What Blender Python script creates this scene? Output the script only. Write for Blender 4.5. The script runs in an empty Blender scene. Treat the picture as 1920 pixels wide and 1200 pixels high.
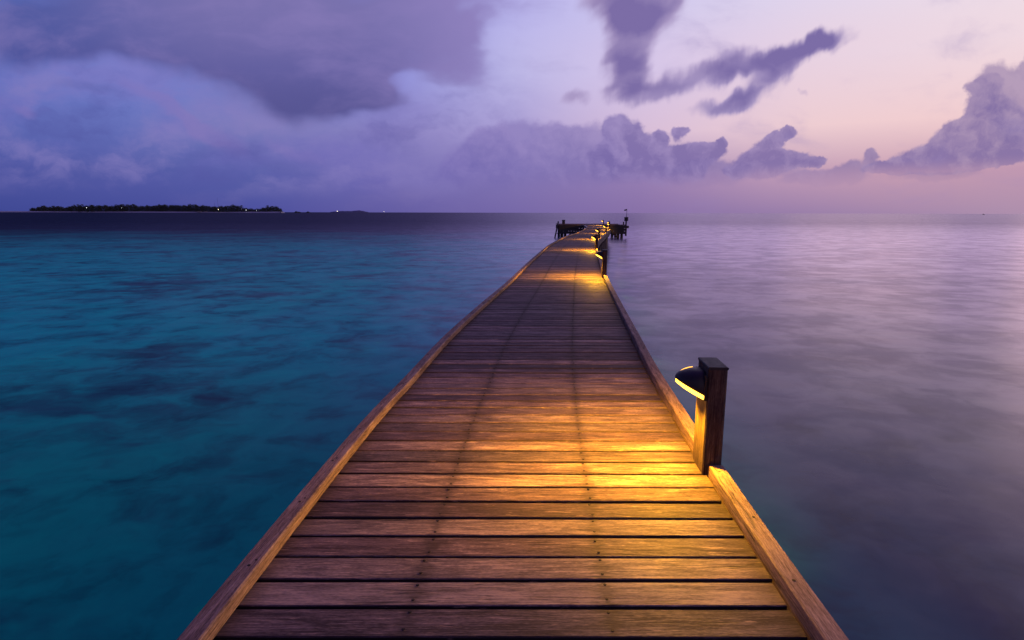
import bpy, bmesh, math, random
from math import radians, sin, cos, pi, atan, tan, sqrt
from mathutils import Vector, Matrix
rnd = random.Random(7)
S = bpy.context.scene
C = S.collection

# ------------------------------------------------------------------ camera numbers
F = 1095.0                      # focal length in photograph pixels (1920 wide)
PITCH = atan((600 - 398.6) / F)
ROLL = radians(0.14)
EYE = 2.85                      # eye height above the water
DECK = 1.50                     # deck surface above the water

def ray(px, py):
    cx, cy = (px - 960) / F, (600 - py) / F
    x = cx * cos(ROLL) - cy * sin(ROLL); y = cx * sin(ROLL) + cy * cos(ROLL)
    return x, cos(PITCH) + y * sin(PITCH), -sin(PITCH) + y * cos(PITCH)

def at_dist(px, py, Y):
    """real world point on the ray through a photograph pixel, Y metres ahead"""
    x, y, z = ray(px, py)
    t = Y / y
    return Vector((x * t, Y, EYE + z * t))

# ------------------------------------------------------------------ node helpers
def lin(c):
    f = lambda v: v / 12.92 if v <= 0.04045 else ((v + 0.055) / 1.055) ** 2.4
    return tuple(f(v / 255.0) for v in c) + (1.0,)

class NT:
    def __init__(s, tree):
        s.t = tree; s.n = tree.nodes; s.l = tree.links
    def put(s, sock, v):
        if isinstance(v, bpy.types.NodeSocket): s.l.new(v, sock)
        elif v is not None: sock.default_value = v
    def new(s, ty, **kw):
        n = s.n.new(ty)
        for k, v in kw.items(): setattr(n, k, v)
        return n
    def m(s, op, a, b=None, c=None, clamp=False):
        n = s.new('ShaderNodeMath', operation=op, use_clamp=clamp)
        s.put(n.inputs[0], a)
        if b is not None: s.put(n.inputs[1], b)
        if c is not None: s.put(n.inputs[2], c)
        return n.outputs[0]
    def vm(s, op, a, b=None, out=0):
        n = s.new('ShaderNodeVectorMath', operation=op)
        s.put(n.inputs[0], a)
        if b is not None:
            s.put(n.inputs[3] if op == 'SCALE' else n.inputs[1], b)
        return n.outputs[out]
    def xyz(s, x, y, z):
        n = s.new('ShaderNodeCombineXYZ')
        s.put(n.inputs[0], x); s.put(n.inputs[1], y); s.put(n.inputs[2], z)
        return n.outputs[0]
    def sep(s, v):
        n = s.new('ShaderNodeSeparateXYZ'); s.put(n.inputs[0], v)
        return n.outputs
    def noise(s, vec, scale=1.0, detail=4.0, rough=0.5, dist=0.0, out=0):
        n = s.new('ShaderNodeTexNoise')
        s.put(n.inputs['Vector'], vec); s.put(n.inputs['Scale'], scale)
        s.put(n.inputs['Detail'], detail); s.put(n.inputs['Roughness'], rough)
        s.put(n.inputs['Distortion'], dist)
        return n.outputs[out]
    def smooth(s, v, a, b, lo=0.0, hi=1.0, kind='SMOOTHSTEP'):
        n = s.new('ShaderNodeMapRange', interpolation_type=kind)
        s.put(n.inputs[0], v); s.put(n.inputs[1], a); s.put(n.inputs[2], b)
        s.put(n.inputs[3], lo); s.put(n.inputs[4], hi)
        return n.outputs[0]
    def mix(s, f, a, b, mode='MIX'):
        n = s.new('ShaderNodeMix', data_type='RGBA', blend_type=mode)
        s.put(n.inputs[0], f); s.put(n.inputs[6], a); s.put(n.inputs[7], b)
        return n.outputs[2]
    def ramp(s, f, stops, interp='LINEAR'):
        n = s.new('ShaderNodeValToRGB'); cr = n.color_ramp; cr.interpolation = interp
        while len(cr.elements) > 1: cr.elements.remove(cr.elements[-1])
        cr.elements[0].position = stops[0][0]; cr.elements[0].color = stops[0][1]
        for p, c in stops[1:]:
            e = cr.elements.new(p); e.color = c
        s.put(n.inputs[0], f)
        return n.outputs[0]

def material(name):
    m = bpy.data.materials.new(name); m.use_nodes = True
    nt = NT(m.node_tree)
    p = m.node_tree.nodes['Principled BSDF']
    return m, nt, p

# ------------------------------------------------------------------ world: dusk sky with clouds, fixed to directions
def build_world():
    w = bpy.data.worlds.new("World"); S.world = w; w.use_nodes = True
    t = NT(w.node_tree); w.node_tree.nodes.clear()
    d = t.new('ShaderNodeTexCoord').outputs['Generated']
    X, Y, Z = t.sep(d)
    az = t.m('ARCTAN2', X, Y)
    el = t.m('MULTIPLY', t.m('ARCSINE', Z), 180 / pi)
    tt = t.smooth(az, radians(-60), radians(60), 0, 1, 'LINEAR')
    def row(items):
        st = []
        for px, c in items:
            a = math.degrees(math.atan((px - 960) / 1113.0))
            st.append(((a + 60) / 120, lin(c)))
        return t.ramp(tt, st)
    rows = [
        (0.0, [(0, (64, 73, 148)), (480, (76, 80, 157)), (960, (118, 104, 167)), (1200, (136, 113, 167)), (1440, (150, 124, 169)), (1920, (174, 143, 172))]),
        (3.3, [(0, (78, 86, 161)), (480, (88, 95, 166)), (720, (112, 106, 177)), (960, (130, 117, 178)), (1200, (150, 126, 178)), (1440, (188, 152, 182)), (1700, (200, 158, 178)), (1920, (192, 152, 177))]),
        (7.3, [(0, (98, 110, 184)), (250, (104, 115, 188)), (480, (119, 122, 185)), (720, (136, 129, 192)), (960, (170, 158, 212)), (1200, (216, 190, 216)), (1500, (238, 205, 210)), (1800, (242, 206, 208))]),
        (12.5, [(0, (102, 124, 203)), (250, (114, 133, 211)), (500, (120, 132, 208)), (740, (140, 142, 216)), (960, (190, 185, 232)), (1200, (214, 198, 232)), (1500, (232, 210, 226)), (1900, (240, 218, 226))]),
        (19.0, [(0, (84, 104, 190)), (700, (126, 130, 206)), (960, (184, 180, 236)), (1300, (214, 206, 238)), (1900, (238, 226, 238))]),
        (42.0, [(0, (46, 50, 118)), (700, (72, 64, 138)), (1300, (124, 100, 168)), (1900, (152, 122, 172))]),
        (80.0, [(0, (78, 58, 176)), (1900, (98, 70, 184))]),
    ]
    col = row(rows[0][1])
    for i in range(1, len(rows)):
        f = t.smooth(el, rows[i - 1][0], rows[i][0], 0, 1, 'SMOOTHSTEP' if i > 3 else 'LINEAR')
        col = t.mix(f, col, row(rows[i][1]))
    # cloud plane coordinates (a distant vertical plane facing south)
    yc = t.m('MAXIMUM', Y, 0.06)
    u = t.m('DIVIDE', X, yc); v = t.m('DIVIDE', Z, yc)
    uv = t.xyz(u, v, 0.0)
    ahead = t.smooth(Y, 0.05, 0.35)
    # long-exposure drift: noise fields for the domain warp
    na = t.noise(t.vm('MULTIPLY', uv, (1.0, 1.5, 1.0)), 4.2, 4, 0.5, out=1)
    nb = t.noise(t.xyz(t.m('ADD', u, t.m('MULTIPLY', v, -0.5)), t.m('ADD', v, t.m('MULTIPLY', u, -0.25)), 3.3), 13.0, 3, 0.5, out=1)
    nc = t.noise(uv, 24.0, 5, 0.55, out=1)
    nd = t.noise(uv, 9.0, 3, 0.5, out=1)
    half = (0.5, 0.5, 0.5)
    wa = t.vm('ADD', t.vm('ADD', uv, t.vm('MULTIPLY', t.vm('SUBTRACT', na, half), (0.20, 0.09, 0))), t.vm('MULTIPLY', t.vm('SUBTRACT', nd, half), (0.05, 0.035, 0)))
    wb0 = t.vm('ADD', uv, t.vm('MULTIPLY', t.vm('SUBTRACT', nb, half), (0.085, 0.045, 0)))
    nst = t.noise(t.vm('MULTIPLY', uv, (34.0, 14.0, 1.0)), 1.0, 3, 0.5, out=1)
    wb = t.vm('ADD', wb0, t.vm('MULTIPLY', t.vm('SUBTRACT', nst, half), (0.022, 0.035, 0)))
    wc = t.vm('ADD', t.vm('ADD', uv, t.vm('MULTIPLY', t.vm('SUBTRACT', nc, half), (0.038, 0.034, 0))),
              t.vm('MULTIPLY', t.vm('SUBTRACT', nd, half), (0.035, 0.025, 0)))
    def field(vec, blobs):
        acc = None
        for (px, py, rx, ry, rot, wt) in blobs:
            x, y, z = ray(px, py)
            cu, cv = x / y, z / y
            x2, y2, z2 = ray(px, py - 10)
            sv = (z2 / y2 - cv) / 10.0
            x3, y3, z3 = ray(px + 10, py)
            su = (x3 / y3 - cu) / 10.0
            n = t.new('ShaderNodeMapping', vector_type='TEXTURE')
            if acc is None: src = vec
            else:           # chained so that the blobs are evaluated one after another
                q = t.new('ShaderNodeVectorMath', operation='MULTIPLY_ADD')
                t.put(q.inputs[0], acc); q.inputs[1].default_value = (1e-7, 1e-7, 0); t.put(q.inputs[2], vec); src = q.outputs[0]
            t.put(n.inputs['Vector'], src)
            n.inputs['Location'].default_value = (cu, cv, 0)
            n.inputs['Rotation'].default_value = (0, 0, radians(rot))
            n.inputs['Scale'].default_value = (rx * su, ry * sv, 1)
            ln = t.vm('LENGTH', n.outputs[0], out=1)
            g = t.smooth(ln, 1.45, 0.15, 0, wt)
            acc = g if acc is None else t.m('ADD', acc, g)
        return acc
    A = [(380, -60, 620, 150, 0, 1.0), (90, 55, 230, 62, 4, 0.9), (430, 80, 260, 80, -8, 1.0), (560, 140, 230, 78, -8, 1.0),
         (610, 178, 120, 48, 0, 0.9), (700, 60, 220, 90, 0, 0.7), (840, 60, 110, 90, 0, 0.75), (875, 150, 55, 50, 0, 0.55), (210, 75, 160, 55, 0, 0.7),
         (165, 165, 60, 14, -15, 0.35), (680, 195, 80, 30, 0, 0.6),
         (742, 152, 52, 22, 8, -0.75), (858, 12, 40, 22, 0, -0.5), (815, 175, 60, 22, 0, -0.4), (930, 60, 40, 70, 0, -0.35)]
    Cc = [(1185, -5, 82, 60, 0, 1.2), (1182, 70, 46, 62, 0, 1.0), (1172, 140, 40, 45, 0, 1.0), (1215, 170, 70, 22, 6, 0.9), (1300, 142, 90, 24, 8, 0.8),
          (1400, 118, 80, 32, 10, 1.0), (1480, 108, 80, 30, 18, 1.0), (1550, 82, 52, 26, 22, 1.0), (1440, 155, 80, 18, 22, 0.75), (1370, 190, 75, 18, 8, 1.0), (1078, 188, 38, 16, 20, 0.65),
          (1500, 175, 14, 7, 0, 0.4), (1235, 30, 45, 40, 0, 0.5)]
    B0 = [(905, 315, 80, 75, 0, 0.8), (985, 290, 95, 68, 0, 1.0), (1085, 290, 75, 62, 0, 1.0), (1010, 330, 160, 50, 0, 0.9), (1320, 322, 110, 28, 0, 0.8),
          (1540, 335, 85, 20, 0, 0.9), (1600, 318, 40, 20, 0, 0.7), (1640, 296, 16, 16, 0, 0.8), (1870, 165, 60, 50, 0, 0.9), (1905, 215, 60, 55, 0, 0.8), (1925, 125, 20, 28, 0, 0.9), (1750, 330, 120, 16, 4, 0.6)]
    B = [(1163, 250, 36, 40, 0, 1.1), (1168, 310, 70, 42, 0, 1.1), (1190, 280, 52, 36, 0, 0.9), (1250, 308, 56, 40, 0, 1.0), (1238, 256, 16, 15, 0, 0.9), (1274, 253, 16, 11, 0, 0.75), (1296, 300, 46, 30, 0, 0.9), (1335, 284, 32, 18, 0, 1.0), (1352, 268, 14, 10, 0, 0.8),
         (1425, 312, 58, 24, 0, 1.1), (1432, 280, 36, 22, 24, 1.0), (1476, 249, 16, 11, 10, 1.0), (1455, 262, 20, 14, 30, 0.8), (1480, 302, 44, 20, 0, 1.0), (1536, 303, 16, 12, 0, 0.9), (1515, 308, 24, 9, 0, 0.7), (1388, 320, 30, 9, 0, 0.7),
         (1672, 316, 50, 16, 6, 1.0), (1722, 300, 60, 26, 14, 1.1), (1780, 272, 56, 38, 25, 1.1), (1860, 270, 60, 36, 10, 0.9), (1880, 225, 46, 50, 0, 0.9), (1840, 205, 40, 38, 0, 1.0), (1846, 160, 36, 20, 0, 1.0), (1812, 236, 36, 24, 0, 1.0), (1800, 300, 80, 24, 4, 1.0), (1890, 290, 60, 18, 14, 1.0), (1930, 262, 26, 14, 10, 0.8)]
    V = [(265, 185, 70, 22, -32, 0.7), (345, 232, 80, 20, -30, 0.8), (420, 262, 80, 26, -22, 0.6), (55, 205, 36, 14, -20, 0.8), (560, 275, 70, 20, -20, 0.5)]
    fa = t.m('MULTIPLY', field(wa, A), ahead)
    fb = t.m('MULTIPLY', field(wb, Cc), ahead)
    fc = t.m('MULTIPLY', field(wc, B), ahead)
    fc0 = t.m('MULTIPLY', field(wc, B0), ahead)
    fv = t.m('MULTIPLY', field(wa, V), ahead)
    soft = t.noise(t.vm('MULTIPLY', wa, (1, 2.4, 1)), 5.0, 5, 0.55)
    # faint broad variation in the clear sky and thin veils on the left
    veil = t.smooth(t.noise(t.vm('MULTIPLY', wa, (1.0, 2.2, 1)), 3.6, 6, 0.6), 0.42, 0.68)
    vmask = t.m('MULTIPLY', t.smooth(el, 1.0, 6.0), t.smooth(u, 0.15, -0.25))
    vcol = t.ramp(t.smooth(el, 2, 20, 0, 1, 'LINEAR'), [(0, lin((104, 98, 182))), (0.5, lin((132, 120, 190))), (1, lin((120, 112, 184)))])
    col = t.mix(t.m('MULTIPLY', t.m('MULTIPLY', veil, vmask), 0.55), col, vcol)
    # cumulus bank, low on the right: crisp heads, bases sinking into the haze
    inner = t.noise(wc, 14.0, 5, 0.6)
    inn = t.m('SUBTRACT', inner, 0.5)
    fine = t.m('SUBTRACT', t.noise(uv, 46.0, 4, 0.6), 0.5)
    inner2 = t.noise(t.vm('ADD', wc, (0.011, 0.007, 0)), 14.0, 5, 0.6)
    relief = t.m('MULTIPLY', t.m('SUBTRACT', inner, inner2), 1.0)
    base_fade = t.smooth(el, 1.6, 4.6)
    cb_l = t.ramp(tt, [(0.40, lin((112, 104, 178))), (0.55, lin((124, 111, 174))), (0.66, lin((134, 116, 170))), (0.82, lin((142, 121, 165)))])
    cb_h = t.ramp(tt, [(0.40, lin((134, 122, 190))), (0.55, lin((150, 134, 190))), (0.66, lin((156, 136, 186))), (0.82, lin((168, 145, 180)))])
    # rear bank: pale, soft
    d0 = t.smooth(t.m('ADD', fc0, t.m('ADD', t.m('MULTIPLY', inn, 0.5), t.m('MULTIPLY', fine, 0.2))), 0.20, 0.58)
    sh0 = t.m('ADD', t.smooth(el, 2.0, 9.0), t.m('ADD', t.m('MULTIPLY', inn, 0.8), t.m('MULTIPLY', relief, 2.4)), clamp=True)
    col = t.mix(t.m('MULTIPLY', t.m('MULTIPLY', d0, base_fade), 0.85), col, t.mix(sh0, cb_l, cb_h))
    # front heads
    dB = t.smooth(t.m('ADD', fc, t.m('ADD', t.m('MULTIPLY', inn, 0.42), t.m('MULTIPLY', fine, 0.28))), 0.16, 0.52)
    lit = t.smooth(fc, 1.5, 0.35)
    shade = t.m('ADD', t.m('ADD', t.m('MULTIPLY', t.smooth(el, 3.0, 9.5), 0.5), t.m('MULTIPLY', lit, 0.35)), t.m('ADD', t.m('MULTIPLY', inn, 1.2), t.m('MULTIPLY', relief, 3.4)), clamp=True)
    fB = t.m('MULTIPLY', t.m('MULTIPLY', dB, t.smooth(el, 2.0, 4.4)), 0.92)
    col = t.mix(fB, col, t.mix(shade, t.mix(0.5, cb_l, lin((118, 102, 164))), cb_h))
    # layered, mottled bank filling the left and centre above the horizon
    lay = t.noise(t.vm('MULTIPLY', wc, (1.0, 2.0, 1)), 5.5, 6, 0.58)
    lm = t.m('MULTIPLY', t.m('MULTIPLY', t.smooth(el, 0.8, 3.5), t.smooth(el, 15.0, 7.0)), t.smooth(u, 0.10, -0.08))
    col = t.mix(t.m('MULTIPLY', t.m('MULTIPLY', t.smooth(lay, 0.46, 0.66), lm), 0.55), col, lin((138, 128, 190)))
    col = t.mix(t.m('MULTIPLY', t.m('MULTIPLY', t.smooth(lay, 0.50, 0.32), lm), 0.50), col, t.mix(t.smooth(u, -0.6, 0.0), lin((80, 84, 158)), lin((108, 100, 168))))
    # pinkish wisps on the left
    dV = t.smooth(t.m('ADD', fv, t.m('MULTIPLY', inn, 0.5)), 0.15, 0.9)
    col = t.mix(t.m('MULTIPLY', dV, 0.42), col, lin((136, 118, 184)))
    # drifting middle clouds, smeared
    dC = t.smooth(t.m('ADD', fb, t.m('MULTIPLY', t.m('SUBTRACT', soft, 0.5), 0.7)), 0.02, 0.85)
    cc = t.mix(t.m('ADD', t.smooth(fb, 0.35, 1.5), t.m('MULTIPLY', t.m('SUBTRACT', soft, 0.5), -1.6), clamp=True), lin((172, 154, 197)), lin((124, 109, 166)))
    col = t.mix(dC, col, cc)
    # the big soft cloud
    rag = t.smooth(u, -0.40, -0.15, 0.6, 1.9)
    dA = t.smooth(t.m('ADD', fa, t.m('ADD', t.m('MULTIPLY', t.m('SUBTRACT', soft, 0.5), rag), t.m('MULTIPLY', inn, 0.25))), -0.02, 1.08)
    hgt = t.smooth(t.m('ADD', el, t.m('MULTIPLY', az, -3.0)), 9.0, 19.0)
    ca = t.ramp(hgt, [(0.0, lin((84, 82, 143))), (0.35, lin((97, 93, 155))), (1.0, lin((121, 113, 171)))])
    cleft = t.ramp(hgt, [(0.0, lin((72, 82, 155))), (0.4, lin((68, 79, 150))), (1.0, lin((76, 88, 158)))])
    cright = lin((140, 126, 186))
    ca = t.mix(t.smooth(u, -0.45, -0.85), ca, cleft)
    ca = t.mix(t.smooth(u, -0.28, -0.02), ca, cright)
    ca = t.mix(t.m('ADD', t.m('MULTIPLY', t.smooth(soft, 0.42, 0.72), 0.45), t.m('MULTIPLY', t.smooth(inner, 0.5, 0.8), 0.15)), ca, lin((144, 128, 188)))
    col = t.mix(t.m('MULTIPLY', dA, 0.94), col, ca)
    col = t.mix(1.0, col, t.ramp(t.smooth(Y, 0.25, -0.5), [(0, (1, 1, 1, 1)), (1, (0.5, 0.45, 0.6, 1))]), 'MULTIPLY')
    below = t.smooth(el, -0.5, 0.0)
    col = t.mix(below, lin((60, 62, 110)), col)
    bg = t.new('ShaderNodeBackground'); t.put(bg.inputs[0], col); bg.inputs[1].default_value = 1.0
    out = t.new('ShaderNodeOutputWorld'); t.l.new(bg.outputs[0], out.inputs[0])
    w.cycles.sampling_method = 'MANUAL'; w.cycles.sample_map_resolution = 512
build_world()

# ------------------------------------------------------------------ materials
def wood_material(name, tones, bump=0.6, rough=0.66, stains=True):
    m, t, p = material(name)
    uv = t.new('ShaderNodeUVMap', uv_map='UVMap').outputs[0]
    ux, uy, _ = t.sep(uv)
    pl = t.new('ShaderNodeUVMap', uv_map='Place').outputs[0]
    s, tone, _ = t.sep(pl)
    wav = t.noise(t.xyz(t.m('MULTIPLY', ux, 1.1), t.m('MULTIPLY', uy, 9.0), tone), 1.0, 3, 0.5)
    gy = t.m('ADD', uy, t.m('MULTIPLY', wav, 0.035))
    g1 = t.noise(t.xyz(t.m('MULTIPLY', ux, 6.0), t.m('MULTIPLY', gy, 150.0), 0.0), 1.0, 4, 0.65)
    g2 = t.noise(t.xyz(t.m('MULTIPLY', ux, 28.0), t.m('MULTIPLY', gy, 380.0), 4.0), 1.0, 2, 0.6)
    g3 = t.noise(t.xyz(t.m('MULTIPLY', ux, 2.6), t.m('MULTIPLY', uy, 17.0), 8.0), 1.0, 6, 0.68, 0.9)
    g4 = t.noise(t.xyz(t.m('MULTIPLY', ux, 60.0), t.m('MULTIPLY', uy, 260.0), 14.0), 1.0, 2, 0.5)
    gr = t.m('ADD', t.m('ADD', t.m('MULTIPLY', g1, 0.55), t.m('MULTIPLY', g4, 0.22)), t.m('ADD', t.m('MULTIPLY', g2, 0.30), t.m('MULTIPLY', g3, 0.62)))
    val = t.m('ADD', t.m('MULTIPLY', t.m('SUBTRACT', gr, 0.850), 2.7), t.m('ADD', 0.17, t.m('MULTIPLY', tone, 0.62)))
    col = t.ramp(val, [(0.0, tones[0]), (0.42, tones[1]), (0.78, tones[2]), (1.1, tones[3])][:3] + [(1.0, tones[3])])
    hue = t.noise(t.xyz(t.m('MULTIPLY', tone, 61.0), 3.0, 7.0), 1.0, 1, 0.5)
    col = t.mix(t.smooth(hue, 0.42, 0.68, 0.0, 0.55), col, t.mix(t.smooth(val, 0.1, 0.9), (0.035, 0.028, 0.032, 1), (0.24, 0.195, 0.19, 1)))
    # splits and cracks along the grain, pale worn flecks
    ck = t.noise(t.xyz(t.m('MULTIPLY', ux, 1.5), t.m('MULTIPLY', gy, 62.0), 21.0), 1.0, 2, 0.4)
    crack = t.m('MULTIPLY', t.smooth(t.m('ABSOLUTE', t.m('SUBTRACT', ck, 0.5)), 0.022, 0.004), t.smooth(t.noise(t.xyz(t.m('MULTIPLY', ux, 1.1), t.m('MULTIPLY', uy, 9.0), 33.0), 1.0, 2, 0.5), 0.50, 0.62))
    col = t.mix(t.m('MULTIPLY', crack, 0.85), col, (0.010, 0.007, 0.007, 1))
    fleck = t.smooth(t.noise(t.xyz(t.m('MULTIPLY', ux, 9.0), t.m('MULTIPLY', uy, 70.0), 31.0), 1.0, 4, 0.6), 0.61, 0.72)
    col = t.mix(t.m('MULTIPLY', fleck, 0.55), col, tones[3])
    if stains:
        # soaked dark streaks around the two screw lines and at the plank ends
        st = None
        fine = t.noise(t.xyz(t.m('MULTIPLY', ux, 1.0), t.m('MULTIPLY', uy, 95.0), 2.0), 1.0, 3, 0.7)
        for c in (0.313, 0.668):
            dd = t.m('ABSOLUTE', t.m('SUBTRACT', s, c))
            wd = t.m('ADD', 0.006, t.m('MULTIPLY', t.smooth(t.m('ADD', t.m('MULTIPLY', fine, 0.6), t.m('MULTIPLY', t.noise(t.xyz(c * 9, t.m('MULTIPLY', uy, 20.0), 5.0), 1.0, 2, 0.6), 0.4)), 0.38, 0.68), 0.060))
            k = t.smooth(t.m('DIVIDE', dd, wd), 1.0, 0.15)
            st = k if st is None else t.m('MAXIMUM', st, k)
        ends = t.smooth(t.m('ADD', s, t.m('MULTIPLY', g3, 0.10)), 0.965, 1.05)
        endl = t.smooth(t.m('SUBTRACT', s, t.m('MULTIPLY', g3, 0.10)), 0.0, -0.06)
        st = t.m('MAXIMUM', t.m('MULTIPLY', st, t.m('ADD', 0.35, t.m('MULTIPLY', g3, 0.7))), t.m('MULTIPLY', t.m('MAXIMUM', ends, endl), 0.8))
        col = t.mix(t.m('MULTIPLY', st, 0.72, clamp=True), col, (0.022, 0.014, 0.012, 1))
    t.put(p.inputs['Base Color'], col)
    t.put(p.inputs['Roughness'], t.smooth(gr, 0.6, 1.1, rough + 0.14, rough - 0.08))
    p.inputs['Specular IOR Level'].default_value = 0.22
    b = t.new('ShaderNodeBump'); b.inputs['Strength'].default_value = bump; b.inputs['Distance'].default_value = 0.003
    hgt = t.m('SUBTRACT', t.m('ADD', t.m('MULTIPLY', g1, 0.8), t.m('MULTIPLY', g2, 0.3)), t.m('MULTIPLY', crack, 0.9))
    t.put(b.inputs['Height'], hgt); t.put(p.inputs['Normal'], b.outputs[0])
    return m
W1 = [(0.022, 0.014, 0.015, 1), (0.066, 0.040, 0.050, 1), (0.150, 0.094, 0.102, 1), (0.40, 0.27, 0.235, 1)]
W2 = [(0.055, 0.034, 0.030, 1), (0.185, 0.116, 0.096, 1), (0.31, 0.20, 0.165, 1), (0.46, 0.32, 0.26, 1)]
M_PLANK = wood_material('plank_wood', W1)
M_RAIL = wood_material('rail_wood', W2, stains=False)
M_POST = wood_material('post_wood', [(0.018, 0.011, 0.009, 1), (0.045, 0.029, 0.022, 1), (0.085, 0.056, 0.040, 1), (0.14, 0.095, 0.065, 1)], stains=False)
M_DARKWOOD = wood_material('dark_wet_wood', [(0.008, 0.006, 0.006, 1), (0.02, 0.014, 0.012, 1), (0.04, 0.028, 0.022, 1), (0.07, 0.05, 0.04, 1)], stains=False)

def plain(name, col, rough=0.5, metal=0.0, nscale=40.0, var=0.25):
    m, t, p = material(name)
    tc = t.new('ShaderNodeTexCoord').outputs['Object']
    n = t.noise(tc, nscale, 4, 0.6)
    a = tuple(c * (1 - var) for c in col[:3]) + (1,); b = tuple(min(1, c * (1 + var)) for c in col[:3]) + (1,)
    t.put(p.inputs['Base Color'], t.mix(n, a, b))
    t.put(p.inputs['Roughness'], t.smooth(n, 0.3, 0.7, rough - 0.06, rough + 0.08))
    p.inputs['Metallic'].default_value = metal
    return m
M_HOOD = plain('hood_metal', (0.035, 0.030, 0.028), 0.45, 0.6)
M_SCREW = plain('screw_steel', (0.03, 0.025, 0.022), 0.5, 0.7)
M_HOLE = plain('nail_hole', (0.004, 0.003, 0.003), 0.9)
M_BLACK = plain('weathered_black', (0.016, 0.014, 0.016), 0.6)
M_FLAG = plain('flag_cloth', (0.02, 0.018, 0.03), 0.85)
M_LEAF = plain('foliage', (0.045, 0.062, 0.040), 0.9, 0, 0.05, 0.5)
M_TRUNK = plain('trunk', (0.06, 0.05, 0.04), 0.9, 0, 0.5)
M_SAND = plain('sand', (0.34, 0.36, 0.40), 0.95, 0, 0.02, 0.15)
M_WHITE = plain('painted_wall', (0.5, 0.48, 0.46), 0.7, 0, 0.2)

def emit(name, col, st):
    m, t, p = material(name)
    p.inputs['Base Color'].default_value = (0.3, 0.2, 0.08, 1)
    p.inputs['Emission Color'].default_value = col
    p.inputs['Emission Strength'].default_value = st
    return m
M_LENS = emit('lamp_lens', (1.0, 0.50, 0.040, 1), 7.0)
M_SLOT = emit('lamp_slot', (1.0, 0.45, 0.06, 1), 3.0)
M_FAR = emit('far_lamp', (0.9, 0.95, 1.0, 1), 3.0)
M_FARW = emit('far_lamp_warm', (1.0, 0.85, 0.6, 1), 5.0)

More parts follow.
